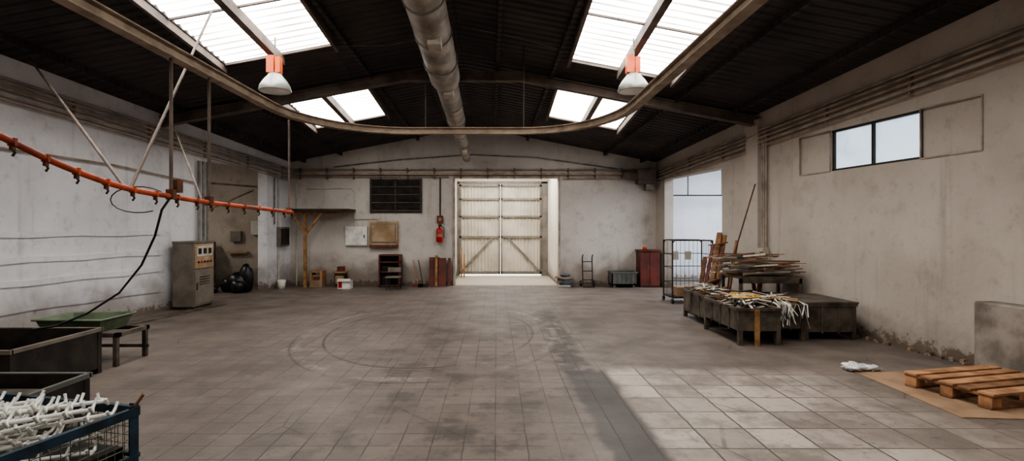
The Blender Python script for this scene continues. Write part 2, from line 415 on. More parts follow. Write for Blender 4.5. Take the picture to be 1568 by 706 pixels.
b=B(); b.box(-1.6,-1.4,YB+.25,19.8,0,3.75,'wall_p'); b.box(1.83,2.03,YB+.25,19.8,0,3.75,'wall_p'); b.box(-1.4,1.83,19.55,19.75,3.34,3.75,'wall_p'); b.done('wall_porch')
b=B(); b.box(-1.6,2.03,YB+.25,19.8,3.75,3.85,'wall_p'); b.done('ceiling_porch')
b=B(); b.box(-.9,1.5,16.6,18.4,3.69,3.74,'reclight'); b.done('porch_fill_panel')  # added emissive panel above the lintel, out of view, lights the recess
b=B(); Yd=19.4
b.box(-1.39,-1.3,Yd-.05,Yd+.1,0,3.33,'doorf'); b.box(1.6,1.82,Yd-.05,Yd+.1,0,3.33,'doorf'); b.box(-1.39,1.82,Yd-.05,Yd+.1,3.28,3.36,'doorf')
for (xa,xb) in((-1.3,.145),(.155,1.6)):
    N=int((xb-xa)/.02); vs=[];fs=[]
    prof=[0,0,.0,.03,.03,.03]
    for i in range(N+1):
        xx=xa+(xb-xa)*i/N; yy=Yd-prof[i%6]
        vs+=[(xx,yy,.05),(xx,yy,3.28)]
    for i in range(N): fs.append((2*i,2*i+2,2*i+3,2*i+1))
    b.add(vs,fs,'door')
    for z in(.12,1.38,2.1,2.72,3.2): b.box(xa,xb,Yd-.09,Yd-.035,z-.035,z+.035,'doorf')
    for xx in(xa+.03,xb-.03): b.box(xx-.03,xx+.03,Yd-.09,Yd-.035,.05,3.28,'doorf')
b.beam((-1.25,Yd-.07,.15),(-.12,Yd-.07,1.36),.05,.05,'doorf'); b.beam((1.55,Yd-.07,.15),(.42,Yd-.07,1.36),.05,.05,'doorf')
b.done('door_1')
b=B(); b.box(-1.4,1.83,Yd+.12,Yd+.15,0,3.34,'gap'); b.done('door_daylight_sill')
b=B(); 
for xx in(-1.25,1.86): b.box(xx-.03,xx+.03,YB-.03,YB,0,3.17,'trimw')
b.box(-1.28,1.89,YB-.03,YB,3.17,3.23,'trimw')
b.done('trim_2')

# ---------------------------------------------------------------- overhead U rail
b=B(); Z=3.42; pts=[(-3.3,-2.5,Z)]
pts+=[(-3.3,y,Z) for y in(2,5,7.8)]
for i in range(1,17):
    t=i/16*math.pi/2; pts.append((-3.3+1.75*(1-math.cos(t)),7.9+2.1*math.sin(t),Z))
for i in range(0,17):
    t=math.pi/2*(1-i/16); pts.append((.45+1.55*math.cos(t),7.9+2.1*math.sin(t),Z))
pts+=[(2.0,5,Z),(2.0,2,Z),(2.0,-2.5,Z)]
def sweep(b,pts,prof,mat):
    vs=[];fs=[];P=[Vector(p) for p in pts];n=len(prof)
    for i,p in enumerate(P):
        d=(P[min(i+1,len(P)-1)]-P[max(i-1,0)]).normalized(); a=Vector((d.y,-d.x,0)).normalized()
        for u,w in prof: vs.append(p+a*u+Vector((0,0,w)))
    for i in range(len(P)-1):
        for k in range(n): fs.append((i*n+k,i*n+(k+1)%n,(i+1)*n+(k+1)%n,(i+1)*n+k))
    b.add(vs,fs,mat)
I=[(-.06,0),(.06,0),(.06,.015),(.012,.015),(.012,.105),(.06,.105),(.06,.12),(-.06,.12),(-.06,.105),(-.012,.105),(-.012,.015),(-.06,.015)]
sweep(b,pts,I,'rail')
for (xx,yy) in((-3.3,1.6),(2.0,1.6),(-1.3,10.0),(.5,10.0),(-3.3,3),(2,3.2)):
    b.tube([(xx,yy,Z+.11),(xx,yy,rz(xx,yy)-.02)],.009,'dark')
b.tube([(-3.45,-2.5,Z+.14),(-3.45,7.0,Z+.14)],.022,'rail'); b.beam((-3.6,-2.5,Z+.2),(-3.6,8.6,Z+.2),.04,.05,'rail')
for yy in(0,3,6,8.2): b.beam((-3.62,yy,Z+.13),(-3.3,yy,Z+.13),.04,.02,'beam')
b.done('overhead_monorail')

b=B()
ctrl=[(-3.45,2.6,2.68),(-3.45,3.0,2.56),(-3.44,3.76,2.34),(-3.40,4.3,2.18),(-3.33,4.87,2.06),(-3.3,5.5,2.02),(-3.3,6.3,1.99),(-3.28,7.5,1.97),(-3.27,8.7,1.95)]
P=[Vector(p) for p in ctrl]
fine=[]
for i in range(len(P)-1):
    p0=P[max(i-1,0)];p1=P[i];p2=P[i+1];p3=P[min(i+2,len(P)-1)]
    for k in range(6):
        t=k/6; fine.append(.5*((2*p1)+(p2-p0)*t+(2*p0-5*p1+4*p2-p3)*t*t+(3*p1-p0-3*p2+p3)*t**3))
fine.append(P[-1])
b.tube(fine,.026,'orange',10)
acc=0
for i in range(1,len(fine)):
    acc+=(fine[i]-fine[i-1]).length
    if acc>.27:
        acc=0; p=fine[i]
        b.rbox(p.x,p.y,p.z-.035,.025,.03,.05,'rust'); b.tube([(p.x,p.y,p.z-.05),(p.x+.018,p.y,p.z-.075),(p.x,p.y,p.z-.1)],.009,'dark',6)
        b.rbox(p.x,p.y,p.z,.055,.025,.055,'orange')
for yy,zb in((5.52,2.02),(6.25,1.99),(8.66,1.95)):
    b.tube([(-3.3,yy,zb),(-3.3,yy,Z+.0)],.018,'beam'); b.rbox(-3.3,yy,zb+.02,.07,.07,.1,'rust')
b.rbox(-3.3,5.62,2.13,.07,.1,.13,'rust')
b.tube([(-3.33,4.87,2.07),(-7.04,8.2,4.26)],.016,'beam'); b.tube([(-3.33,4.95,2.06),(-4.13,7.9,4.85)],.016,'beam')
b.tube([(-3.3,6.1,2.0),(-6.6,11.0,3.95)],.013,'beam')
b.done('orange_conveyor_rail')
b=B()
cp=[(-3.3,5.5,2.0),(-3.32,5.4,1.88),(-3.42,5.45,1.62),(-3.62,5.55,1.32),(-3.95,5.7,1.02),(-4.4,5.85,.78),(-4.85,6.0,.62),(-5.2,6.1,.56)]
b.tube(cp,.012,'black',6)
lp=[(-3.3+.28*math.cos(t)-.25,5.4,1.98+.13*math.sin(t)) for t in [i*.35 for i in range(16)]]
b.tube(lp,.006,'black',5)
b.done('hanging_cable')

b=B()
dz=lambda y:6.01-.146*y
dx=lambda y:-1.02+.018*(y-7)
st=[(3.0,.31),(10.2,.28),(10.5,.22),(12.6,.2),(12.9,.16),(14.3,.15),(14.5,.12),(15.75,.11)]
b.tube([(dx(y),y,dz(y)) for y,r in st],.2,'alu',24,[r for y,r in st])
y=3.5
while y<15.5:
    r=.30 if y<10.2 else(.215 if y<12.7 else(.16 if y<14.4 else .12))
    b.tube([(dx(y),y-.02,dz(y-.02)),(dx(y),y+.02,dz(y+.02))],r+.008,'steel',24); y+=1.0
for y,sz in((8.3,.2),(10.35,.18),(12.75,.14),(14.4,.12),(6.2,.2)):
    r=.27 if y<10 else(.22 if y<12 else .15)
    b.rbox(dx(y)+.06,y,dz(y)-r-.02,sz,sz*1.2,.14,'off',rx=-.14)
for y in(5,9,12,15):
    b.tube([(dx(y),y,dz(y)),(dx(y)+.1,y,rz(dx(y)+.1,y))],.01,'dark',6)
b.done('ventilation_duct')

for lx,ly in((-3.66,9.0),(2.27,9.0)):
    b=B(); zt=rz(lx,ly)
    b.lathe(lx,ly,[(.0,4.25),(.1,4.245),(.13,4.2),(.19,4.13),(.24,4.05),(.26,3.97),(.245,3.95),(.23,3.96)],'refl')
    b.lathe(lx,ly,[(.248,3.955),(.15,3.935),(.0,3.925)],'lglass')
    b.lathe(lx,ly,[(0,4.3),(.06,4.3),(.06,4.2)],'dark',16)
    b.box(lx-.12,lx+.0,ly-.07,ly+.07,4.26,4.54,'orange2'); b.box(lx+.02,lx+.1,ly-.06,ly+.06,4.26,4.52,'orange2')
    b.tube([(lx,ly,4.4),(lx,ly,zt)],.015,'steel')
    b.done('high_bay_lamp')
b=B()
for pp in([(-2.9,9.6,4.9),(-1.9,9.6,4.92),(-.9,9.6,5.1)],[(-.6,9.6,5.25),(.4,9.6,5.05),(1.5,10,4.88)]):
    b.tube(pp,.006,'steel',5)
b.done('ceiling_wire')

# ---------------------------------------------------------------- back wall fittings
y=YB
b=B()
b.box(-6.0,4.6,y-.12,y-.02,3.26,3.33,'rail'); b.tube([(-6.0,y-.06,3.42),(4.6,y-.06,3.42)],.022,'trimw'); b.tube([(-6,y-.05,3.2),(-1.4,y-.05,3.2)],.02,'trimw'); b.tube([(1.95,y-.05,3.16),(4.6,y-.05,3.16)],.025,'rail')
b.tube([(-4.8,y-.03,3.5),(-2.8,y-.03,3.72),(-.7,y-.03,3.86),(1.2,y-.03,3.78),(3.9,y-.03,3.4)],.02,'steel')
for i in range(14): b.box(-5.8+i*.79,-5.765+i*.79,y-.13,y,3.14,3.46,'beam')
b.done('wall_pipes_back')
b=B(); b.box(4.1,4.62,y-.4,y-.01,2.98,3.4,'beam'); b.tube([(3.7,y-.2,3.25),(4.1,y-.2,3.2)],.12,'beam',14); b.box(4.35,4.6,y-.3,y-.01,2.8,2.98,'steel'); b.done('wall_fan_unit',.01)
b=B()
b.box(-3.73,-2.2,y-.03,y,2.14,3.15,'frame')
for i in range(4):
    z0=2.2+i*.235
    b.rbox(-2.965,y-.05,z0+.11,1.4,.02,.20,'dark',rx=.3)
    b.box(-3.68,-2.25,y-.075,y-.06,z0+.0,z0+.02,'beam')
b.box(-3.73,-3.67,y-.07,y,2.14,3.15,'frame'); b.box(-2.26,-2.2,y-.07,y,2.14,3.15,'frame'); b.box(-3.0,-2.95,y-.08,y,2.14,3.15,'frame')
b.done('window_2')
b=B(); b.box(-4.44,-3.8,y-.1,y,1.18,1.74,'white'); b.box(-4.42,-3.82,y-.11,y-.1,1.2,1.72,'white'); b.box(-3.9,-3.87,y-.12,y-.11,1.4,1.5,'dark')
b.done('wall_switch_box',.008)
b=B(); b.box(-3.73,-2.9,y-.14,y,1.16,1.89,'beige'); b.box(-3.68,-2.95,y-.155,y-.14,1.26,1.83,'cab'); b.box(-3.66,-2.97,y-.16,y-.155,1.3,1.8,'beige'); b.box(-3.73,-2.9,y-.15,y,1.12,1.2,'rust'); b.done('wall_fuse_cabinet',.008)
b=B()
b.tube([(-5.6,y-.02,2.85),(-4.3,y-.02,2.87),(-4.2,y-.02,2.78),(-4.2,y-.02,1.74)],.015,'off'); b.tube([(-4.2,y-.02,1.95),(-3.5,y-.02,1.95),(-3.5,y-.02,1.89)],.012,'rail')
b.tube([(-1.66,y-.02,3.2),(-1.66,y-.02,2.06)],.02,'dark')
b.tube([(-5.9,y-.03,.0),(-5.9,y-.03,3.2)],.02,'off')
b.done('wall_conduits_back')
b=B(); b.box(-1.75,-1.57,y-.1,y,1.84,2.06,'redw'); b.box(-1.7,-1.62,y-.105,y-.1,1.9,2.0,'card'); b.done('alarm_box')
b=B(); ex=-1.67;ey=y-.13
b.lathe(ex,ey,[(0,1.28),(.09,1.28),(.1,1.31),(.1,1.6),(.08,1.67),(.035,1.7),(.03,1.74),(0,1.74)],'red',20)
b.box(ex-.03,ex+.06,ey-.02,ey+.02,1.74,1.8,'black'); b.tube([(ex+.05,ey,1.76),(ex+.14,ey,1.7),(ex+.13,ey,1.4)],.012,'black',6)
b.lathe(ex,ey,[(.102,1.44),(.102,1.52)],'card',20); b.box(ex-.03,ex+.03,ey+.08,y,1.5,1.6,'dark')
b.done('fire_extinguisher')

b=B()
b.box(-5.51,-5.43,15.52,15.6,0,2.12,'wood'); b.box(-5.9,-4.15,15.35,16.05,2.17,2.24,'dark'); b.box(-5.9,-4.2,15.52,15.6,2.1,2.17,'wood')
b.beam((-5.47,15.56,1.5),(-5.0,15.56,2.12),.05,.06,'wood'); b.beam((-5.47,15.56,1.6),(-5.85,15.56,2.12),.05,.06,'wood'); b.box(-5.49,-5.43,15.55,16.1,2.08,2.14,'wood')
b.done('post_shelf')
b=B(); b.box(-5.36,-5.0,15.6,15.95,.0,.2,'card'); b.box(-5.36,-5.3,15.6,15.95,.2,.42,'wood'); b.box(-5.06,-5.0,15.6,15.95,.2,.42,'wood'); b.box(-5.36,-5.0,15.6,15.95,.42,.46,'wood'); b.box(-5.3,-5.06,15.7,15.95,.2,.33,'off'); b.box(-5.25,-5.1,15.6,15.7,.2,.3,'redw')
b.done('box_shelf_stack')
b=B(); b.box(-4.66,-4.36,15.65,15.95,0,.4,'dark'); b.box(-4.7,-4.33,15.62,15.98,.4,.44,'wood'); b.box(-4.6,-4.42,15.7,15.9,.44,.58,'redw'); b.box(-4.63,-4.39,15.64,15.66,.1,.32,'card'); b.done('small_side_cabinet')
b=B(); b.box(-4.42,-4.07,15.15,15.45,0,.22,'white'); b.rbox(-4.25,15.15,.24,.36,.12,.01,'off',rx=.6); b.box(-4.4,-4.3,15.145,15.15,.03,.2,'red'); b.done('cardboard_carton')
b=B()
b.box(-3.38,-3.34,15.6,16.0,0,.9,'redw'); b.box(-2.8,-2.76,15.6,16.0,0,.9,'redw'); b.box(-3.38,-2.76,15.98,16.02,0,.9,'dark')
for z in(.02,.42,.7,.9): b.box(-3.38,-2.76,15.6,16.0,z,z+.03,'redw')
b.box(-3.3,-2.95,15.68,15.95,.45,.6,'black'); b.box(-3.3,-3.05,15.68,15.95,.05,.3,'black')
b.done('open_bookcase')
b=B(); X0,Y0=-2.85,15.05
for dx_ in(-.17,.17):
    b.tube([(X0+dx_,Y0-.17,0),(X0+dx_,Y0-.15,.36)],.014,'dark'); b.tube([(X0+dx_,Y0+.2,0),(X0+dx_,Y0+.16,.36),(X0+dx_,Y0+.2,.62)],.014,'dark')
b.box(X0-.2,X0+.2,Y0-.2,Y0+.19,.33,.36,'cab'); b.rbox(X0,Y0+.18,.53,.36,.02,.13,'cab',rx=-.1)
b.tube([(X0-.17,Y0-.16,.12),(X0+.17,Y0-.16,.12)],.01,'dark'); b.tube([(X0-.17,Y0+.19,.12),(X0+.17,Y0+.19,.12)],.01,'dark')
b.done('small_chair')
for k,(bx,tx) in enumerate(((-2.25,-2.45),(-2.1,-2.3))):
    b=B(); b.tube([(bx,15.6,.06),(tx,16.06,.75)],.013,'dark' if k else 'wood',6); b.rbox(bx,15.6,.05,.28,.06,.09,'dark' if k else 'redw'); b.done('broom')
b=B(); b.rbox(-1.82,15.95,.42,.3,.03,.84,'redw',rx=-.12); b.rbox(-1.58,15.9,.41,.22,.03,.82,'redw',rx=-.14); b.rbox(-1.75,15.88,.45,.07,.03,.9,'wood',rx=-.12); b.done('leaning_boards')
b=B(); b.rbox(-1.38,15.95,.41,.07,.04,.82,'redw',rx=-.15); b.done('leaning_plank')
b=B()
b.rbox(-1.1,18.6,.4,.05,.04,.8,'wood',rx=-.1); b.rbox(-1.2,18.7,.5,.05,.04,1.0,'wood',rx=-.08); b.done('wood_strips')
b=B()
for i,(m,dx_) in enumerate((('off',0),('blued',.04),('grey',-.03),('blued',.02),('card',0))):
    b.rbox(1.98+dx_,15.75,.035+i*.058,.36+.04*math.sin(i*2),.4,.05,m,rz=.15*i-.2)
b.blob(1.98,15.7,.33,.15,.15,.05,'blued',.15,3)
b.done('folded_sack_pile',.015)
b=B(); xa,xb=2.5,2.78; yt=15.7
for xx in(xa,xb): b.tube([(xx,yt,.1),(xx,yt+.12,.8),(xx,yt+.06,.9),(xx,yt-.03,.92)],.016,'dark')
for z in(.2,.45,.72): b.tube([(xa,yt+.015+z*.12,z),(xb,yt+.015+z*.12,z)],.012,'dark')
b.box(xa-.02,xb+.02,yt-.25,yt,.01,.025,'dark'); b.tube([(xa,yt,.1),(xa,yt-.02,.02)],.014,'dark'); b.tube([(xb,yt,.1),(xb,yt-.02,.02)],.014,'dark')
for xx in(xa-.05,xb+.05): b.tube([(xx-.02,yt+.08,.09),(xx+.02,yt+.08,.09)],.09,'black',18)
b.tube([(xa-.05,yt+.08,.09),(xb+.05,yt+.08,.09)],.01,'dark')
b.done('hand_truck')
b=B(); x0,x1,y0,y1=3.28,4.0,15.45,15.95
for (a1,a2,b1_,b2_) in((x0,x1,y0,y0+.03),(x0,x1,y1-.03,y1),(x0,x0+.03,y0,y1),(x1-.03,x1,y0,y1)): b.box(a1,a2,b1_,b2_,.08,.44,'grey')
b.box(x0,x1,y0,y1,.08,.11,'grey'); b.box(x0-.02,x1+.02,y0-.02,y0+.02,.41,.45,'grey'); b.box(x0-.02,x1+.02,y1-.02,y1+.02,.41,.45,'grey')
for i in range(6): b.box(x0+.03+i*.13,x0+.05+i*.13,y0-.015,y0,.1,.42,'grey')
for xx in(x0+.05,x1-.12):
    for yy in(y0+.03,y1-.1): b.box(xx,xx+.07,yy,yy+.07,0,.08,'grey')
b.done('plastic_crate')
b=B(); b.box(4.12,4.68,15.55,16.05,0,1.03,'redw'); b.box(4.09,4.7,15.51,16.06,1.03,1.07,'redw'); b.box(4.39,4.4,15.54,15.55,.05,1.0,'dark'); b.box(4.14,4.66,15.54,15.55,.02,.05,'dark'); b.tube([(4.36,15.53,.5),(4.36,15.53,.62)],.01,'steel'); b.done('red_brown_cupboard',.006)
b=B(); b.lathe(4.3,15.75,[(0,1.075),(.06,1.075),(.06,1.14),(.03,1.17),(0,1.17)],'orange',14); b.done('orange_tin')

# ---------------------------------------------------------------- roll cage
b=B(); x0,x1,y0,y1=3.95,4.85,12.2,12.85
for xx in(x0,x1):
    for yy in(y0,y1):
        b.tube([(xx,yy,.12),(xx,yy,1.42)],.017,'dark')
        b.tube([(xx-.02,yy,.055),(xx+.02,yy,.055)],.055,'black',14); b.tube([(xx,yy,.055),(xx,yy,.13)],.02,'steel')
b.box(x0,x1,y0,y1,.12,.15,'dark')
for yy in(y0,y1): b.tube([(x0,yy,1.36),(x0+.05,yy,1.42),(x1-.05,yy,1.42),(x1,yy,1.36)],.017,'dark')
for xx in(x0,x1):
    for z in(.45,.8,1.1,1.42): b.tube([(xx,y0,z),(xx,y1,z)],.009,'dark',6)
    for i in range(1,6): b.tube([(xx,y0+i*.108,.15),(xx,y0+i*.108,1.42)],.006,'dark',5)
for z in(.45,.8,1.1): b.tube([(x0,y1,z),(x1,y1,z)],.009,'dark',6)
for i in range(1,9): b.tube([(x0+i*.1,y1,.15),(x0+i*.1,y1,1.42)],.005,'dark',5)
b.box(x0+.2,x0+.34,y1-.04,y1-.02,.95,1.15,'off'); b.box(x0+.5,x0+.64,y1-.04,y1-.02,.95,1.15,'off')
b.rbox(x0+.3,y0+.3,.25,.3,.3,.2,'card'); b.rbox(x0+.6,y0+.3,.22,.2,.25,.14,'grey')
b.done('roll_cage_trolley')

# ---------------------------------------------------------------- bins on right
def openbin(name,x0,x1,y0,y1,z0,z1,mat='bin',legs=True,fill=None,seed=1,lid=False,th=.02,rim=None):
    b=B(); rim=rim or mat
    b.box(x0,x1,y0,y0+th,z0,z1,mat);b.box(x0,x1,y1-th,y1,z0,z1,mat);b.box(x0,x0+th,y0,y1,z0,z1,mat);b.box(x1-th,x1,y0,y1,z0,z1,mat);b.box(x0,x1,y0,y1,z0,z0+th,mat)
    for z in(z1-.03,):
        b.box(x0-.02,x1+.02,y0-.02,y0+.015,z,z1+.01,rim);b.box(x0-.02,x1+.02,y1-.015,y1+.02,z,z1+.01,rim);b.box(x0-.02,x0+.015,y0,y1,z,z1+.01,rim);b.box(x1-.015,x1+.02,y0,y1,z,z1+.01,rim)
    for xx in(x0,x1-.05):
        for yy in(y0,y1-.05): b.box(xx-.005,xx+.055,yy-.005,yy+.055,0,z1,mat)
    n=int((x1-x0)/.3)
    for i in range(1,n+1): 
        xx=x0+(x1-x0)*i/(n+1); b.box(xx-.015,xx+.015,y0-.015,y0,z0,z1,mat)
    n=int((y1-y0)/.4)
    for i in range(1,n+1):
        yy=y0+(y1-y0)*i/(n+1); b.box(x0-.015,x0,yy-.015,yy+.015,z0,z1,mat)
    if lid: b.box(x0-.03,x1+.03,y0-.03,y1+.03,z1+.005,z1+.035,mat)
    if fill:
        rg=random.Random(seed); b.box(x0+th,x1-th,y0+th,y1-th,z1-.14,z1-.08,'dark')
        for i in range(fill):
            L=rg.uniform(.2,.6); a=rg.uniform(0,math.pi); cx_=rg.uniform(x0+.15,x1-.15);cy_=rg.uniform(y0+.2,y1-.2); zc=z1+rg.uniform(-.06,.12)
            dx_=math.cos(a)*min(L/2,(x1-x0)/2);dy_=math.sin(a)*L/2; dz_=rg.uniform(-.05,.05)
            m=rg.choice(['off','steel','steel','wood','rust','white','dark','beige'])
            b.tube([(cx_-dx_,cy_-dy_,zc-dz_),(cx_,cy_,zc+rg.uniform(.0,.04)),(cx_+dx_,cy_+dy_,zc+dz_)],rg.uniform(.006,.018),m,6)
            if i%4==0: b.rbox(cx_,cy_,zc-.02,rg.uniform(.06,.2),rg.uniform(.05,.15),rg.uniform(.03,.08),rg.choice(['off','rust','beige','grey','redw']),rz=a)
    return b
b=openbin('',3.5,4.1,7.85,9.15,.19,.53,fill=80,seed=2)
for k in range(4): b.tube([(3.82+(.2-.02*k)*math.cos(t),8.35+(.3-.02*k)*math.sin(t),.66+.012*math.sin(t*3+k)) for t in [i*.42 for i in range(16)]],.012,'yellow',6)
b.box(3.72,3.78,7.8,7.84,0,.52,'wood')
b.done('scrap_bin')
openbin('',3.62,4.15,9.3,10.5,.1,.52,fill=70,seed=5).done('scrap_bin.001')
b=openbin('',4.18,4.62,8.15,9.15,.17,.5,fill=50,seed=9)
rg=random.Random(4)
for i in range(26):
    xx=rg.uniform(4.2,4.6); b.tube([(xx,8.3,.56+rg.uniform(0,.06)),(xx+rg.uniform(-.05,.05),8.11,.55),(xx+rg.uniform(-.1,.1),8.07,rg.uniform(.2,.42))],.009,rg.choice(['white','off','steel','dark']),6)
b.done('scrap_bin.002')
openbin('',4.68,5.45,8.25,9.3,.1,.54,lid=True).done('lidded_bin')
b=B(); x0,x1,y0,y1=4.3,5.4,9.6,10.4
b.box(x0,x1,y0,y1,.8,.84,'bin'); b.box(x0,x1,y0,y0+.04,.72,.8,'bin')
for xx in(x0,x1-.05):
    for yy in(y0,y1-.05): b.box(xx,xx+.05,yy,yy+.05,0,.8,'bin')
b.box(x0,x1,y0+.02,y0+.05,.3,.34,'bin'); b.box(x0+.1,x0+.5,y0+.1,y1-.1,.34,.37,'bin'); b.box(x0+.5,x1-.05,y0+.1,y1-.1,.34,.37,'bin')
rg=random.Random(77)
for i in range(18): b.rbox(rg.uniform(x0+.15,x1-.15),rg.uniform(y0+.1,y1-.2),.37+rg.uniform(.03,.12),rg.uniform(.1,.4),rg.uniform(.05,.2),rg.uniform(.04,.12),rg.choice(['off','rust','steel','beige','dark','pal2']),rz=rg.uniform(-.6,.6))
b.done('steel_work_table')
b=B(); rg=random.Random(11)
for i in range(130):
    L=rg.uniform(.3,1.2);a=rg.gauss(0,.45); cx_=rg.uniform(4.35,5.1);cy_=rg.uniform(9.6,10.3);z=.865+.42*rg.random()*max(0,1-abs(cx_-4.55)*1.3)
    dx_=math.cos(a)*L/2;dy_=math.sin(a)*L/2*.6
    xa_,xb_=max(3.95,cx_-dx_),min(5.42,cx_+dx_)
    b.beam((xa_,cy_-dy_,z),(xb_,cy_+dy_,z+rg.uniform(-.02,.07)),rg.uniform(.015,.045),rg.uniform(.01,.03),rg.choice(['off','steel','steel','wood','beige','pal2','rust','white']))
b.done('scrap_stick_heap')
b=B()
b.beam((4.15,10.75,.0),(4.62,11.25,1.6),.1,.04,'pal2'); b.beam((4.28,10.8,.0),(4.72,11.25,1.55),.08,.05,'pal'); b.beam((4.05,10.8,.0),(4.5,11.3,1.35),.06,.04,'redw'); b.beam((4.2,10.85,.6),(4.75,11.0,.75),.06,.03,'pal2')
b.beam((4.5,10.7,0),(4.8,10.85,1.45),.06,.03,'pal2'); b.beam((3.98,10.8,0),(4.3,11.2,1.1),.08,.03,'rust'); b.beam((4.35,10.75,.0),(4.62,11.1,1.3),.05,.03,'redw')
b.beam((4.25,10.95,1.1),(4.7,11.2,1.16),.05,.02,'pal'); b.beam((4.3,11.0,1.35),(4.75,11.2,1.4),.05,.02,'pal2')
b.done('leaning_timber')
b=B(); b.tube([(4.45,10.6,0),(4.55,10.6,.9),(5.02,10.55,2.55)],.014,'rust'); b.done('leaning_rod')
b=B(); b.beam((5.0,10.55,.0),(5.22,10.55,1.2),.08,.04,'pal2'); b.beam((5.1,10.6,0),(4.95,10.6,1.0),.06,.04,'redw'); b.done('leaning_timber.001')

# ---------------------------------------------------------------- pallet and surroundings
Mx=Matrix.Translation((4.38,5.85,0))@Matrix.Rotation(math.radians(14),4,'Z')
b=B(Mx)
for i,(w) in enumerate((.14,.12,.14,.12,.14)):
    yc=[-.07,-.25,-.43,-.61,-.79][i]
    b.rbox(.6,yc,.151,1.2+.02*(i%2),w,.024,'pal' if i!=3 else 'pal2',rz=R(-.01,.01))
for xx in(.07,.6,1.13): b.box(xx-.06,xx+.06,-.85,0,.115,.138,'pal2')
for xx in(.07,.6,1.13):
    for yy in(-.07,-.43,-.78): b.box(xx-.06,xx+.06,yy-.06,yy+.06,.032,.115,'pal')
for yy in(-.07,-.43,-.78): b.box(0,1.2,yy-.06,yy+.06,.01,.032,'pal2')
b.done('wooden_pallet',.004)
b=B(); q=[(4.22,6.4),(4.16,4.86),(5.6,4.75),(5.66,6.4)]
b.hexa([(p[0],p[1],.001) for p in q]+[(p[0],p[1],.009) for p in q],'card'); b.done('cardboard_sheet')
b=B(); 
for i in range(7): b.blob(4.34+R(-.12,.12),6.52+R(-.08,.08),.04,R(.05,.1),R(.04,.08),R(.03,.05),'film',.5,20+i)
b.done('crumpled_plastic_film')
b=B(); q=[(5.78,5.4),(6.08,5.4),(5.94,6.5),(5.7,6.5)]
b.hexa([(p[0],p[1],0) for p in q]+[(p[0],p[1],.83) for p in q],'conc'); b.done('concrete_block',.02)
b=B(); rg=random.Random(15)
for i in range(60):
    y=rg.uniform(6.6,9.6); s=rg.uniform(.015,.045); b.rbox(xr(y)-rg.uniform(.03,.12),y,s/2,s,s*1.3,s,rg.choice(['conc','wall_r','rust','card']),rz=rg.uniform(0,3))
b.done('plaster_debris')

# ---------------------------------------------------------------- left side
b=B(); x0,x1,y0,y1=-6.70,-6.26,11.25,12.05
b.box(x0,x1,y0,y1,.06,1.4,'cab'); b.box(x0+.03,x1-.03,y0+.03,y1-.03,0,.06,'dark'); b.box(x0-.01,x1+.02,y0-.01,y1+.01,1.38,1.42,'cab')
b.box(x1,x1+.015,y0+.03,y1-.03,.85,1.36,'beige'); b.box(x1,x1+.015,y0+.03,y1-.03,.1,.8,'cab')
b.box(x1+.015,x1+.022,y0+.1,y1-.1,1.1,1.32,'off')
for i in range(3): b.box(x1+.02,x1+.03,y0+.14+i*.2,y0+.26+i*.2,1.15,1.27,'dark')
for i in range(5): b.tube([(x1+.01,y0+.15+i*.12,.98),(x1+.04,y0+.15+i*.12,.98)],.022,'red' if i==1 else 'black',10)
for i in range(4): b.box(x1+.012,x1+.02,y0+.2,y1-.2,.5+i*.05,.52+i*.05,'dark')
b.box(x1+.015,x1+.03,y0+.08,y0+.11,.4,.55,'dark')
b.done('electrical_control_cabinet',.006)
b=B()
for y in(12.15,12.3,12.44): b.tube([(xl(y)+.06,y,.02),(xl(y)+.06,y,3.2)],.028,'steel')
b.tube([(xl(12.1)+.05,12.1,2.7),(xl(10)+.05,10,2.85),(xl(0)+.05,0,3.0)],.016,'rail')
b.tube([(xl(15.2)+.04,15.2,1.8),(xl(15.2)+.04,15.2,3.1)],.02,'steel'); b.tube([(xl(15.4)+.04,15.4,.2),(xl(15.4)+.04,15.4,3.1)],.02,'off')
b.done('wall_conduit_left')
b=B(); b.rbox(xl(15.6)+.06,15.6,1.45,.1,.5,.55,'cab',rz=-.15); b.rbox(xl(15.6)+.12,15.6,1.45,.02,.4,.45,'dark',rz=-.15); b.done('wall_meter_box')
b=B()
for z in(.45,.85,1.2,1.6): 
    N=30; 
    for i in range(N):
        ya=-2+13.1*i/N; yb=-2+13.1*(i+1)/N
        o=.012*math.sin(i*1.7+z*9); o2=.012*math.sin((i+1)*1.7+z*9)
        b.beam((xl(ya)-.002,ya,z+o),(xl(yb)-.002,yb,z+o2),.05,.09,'wall_l')
b.done('trim_3')
b=B()
q=[(xl(7.3)+.35,7.3),(xl(7.3)+.75,7.3),(-5.95,12.0),(-6.22,12.0)]
b.hexa([(p[0],p[1],0) for p in q]+[(p[0],p[1],.02) for p in q],'bin')
b.done('floor_channel_plate')
b=B(); x0,x1,y0,y1=-5.75,-4.62,6.65,7.25
b.box(x0,x1,y0,y0+.06,.36,.41,'bin'); b.box(x0,x1,y1-.06,y1,.36,.41,'bin'); b.box(x0,x0+.06,y0,y1,.36,.41,'bin'); b.box(x1-.06,x1,y0,y1,.36,.41,'bin'); b.box(x0+.3,x0+.36,y0,y1,.36,.4,'bin')
for xx in(x0+.02,x1-.07):
    for yy in(y0,y1-.05): b.box(xx,xx+.05,yy,yy+.05,0,.37,'bin')
b.box(x0,x1,y1-.04,y1-.01,.12,.16,'bin'); b.box(x0+.03,x0+.06,y0,y1,.12,.16,'bin')
b.done('low_steel_bench')
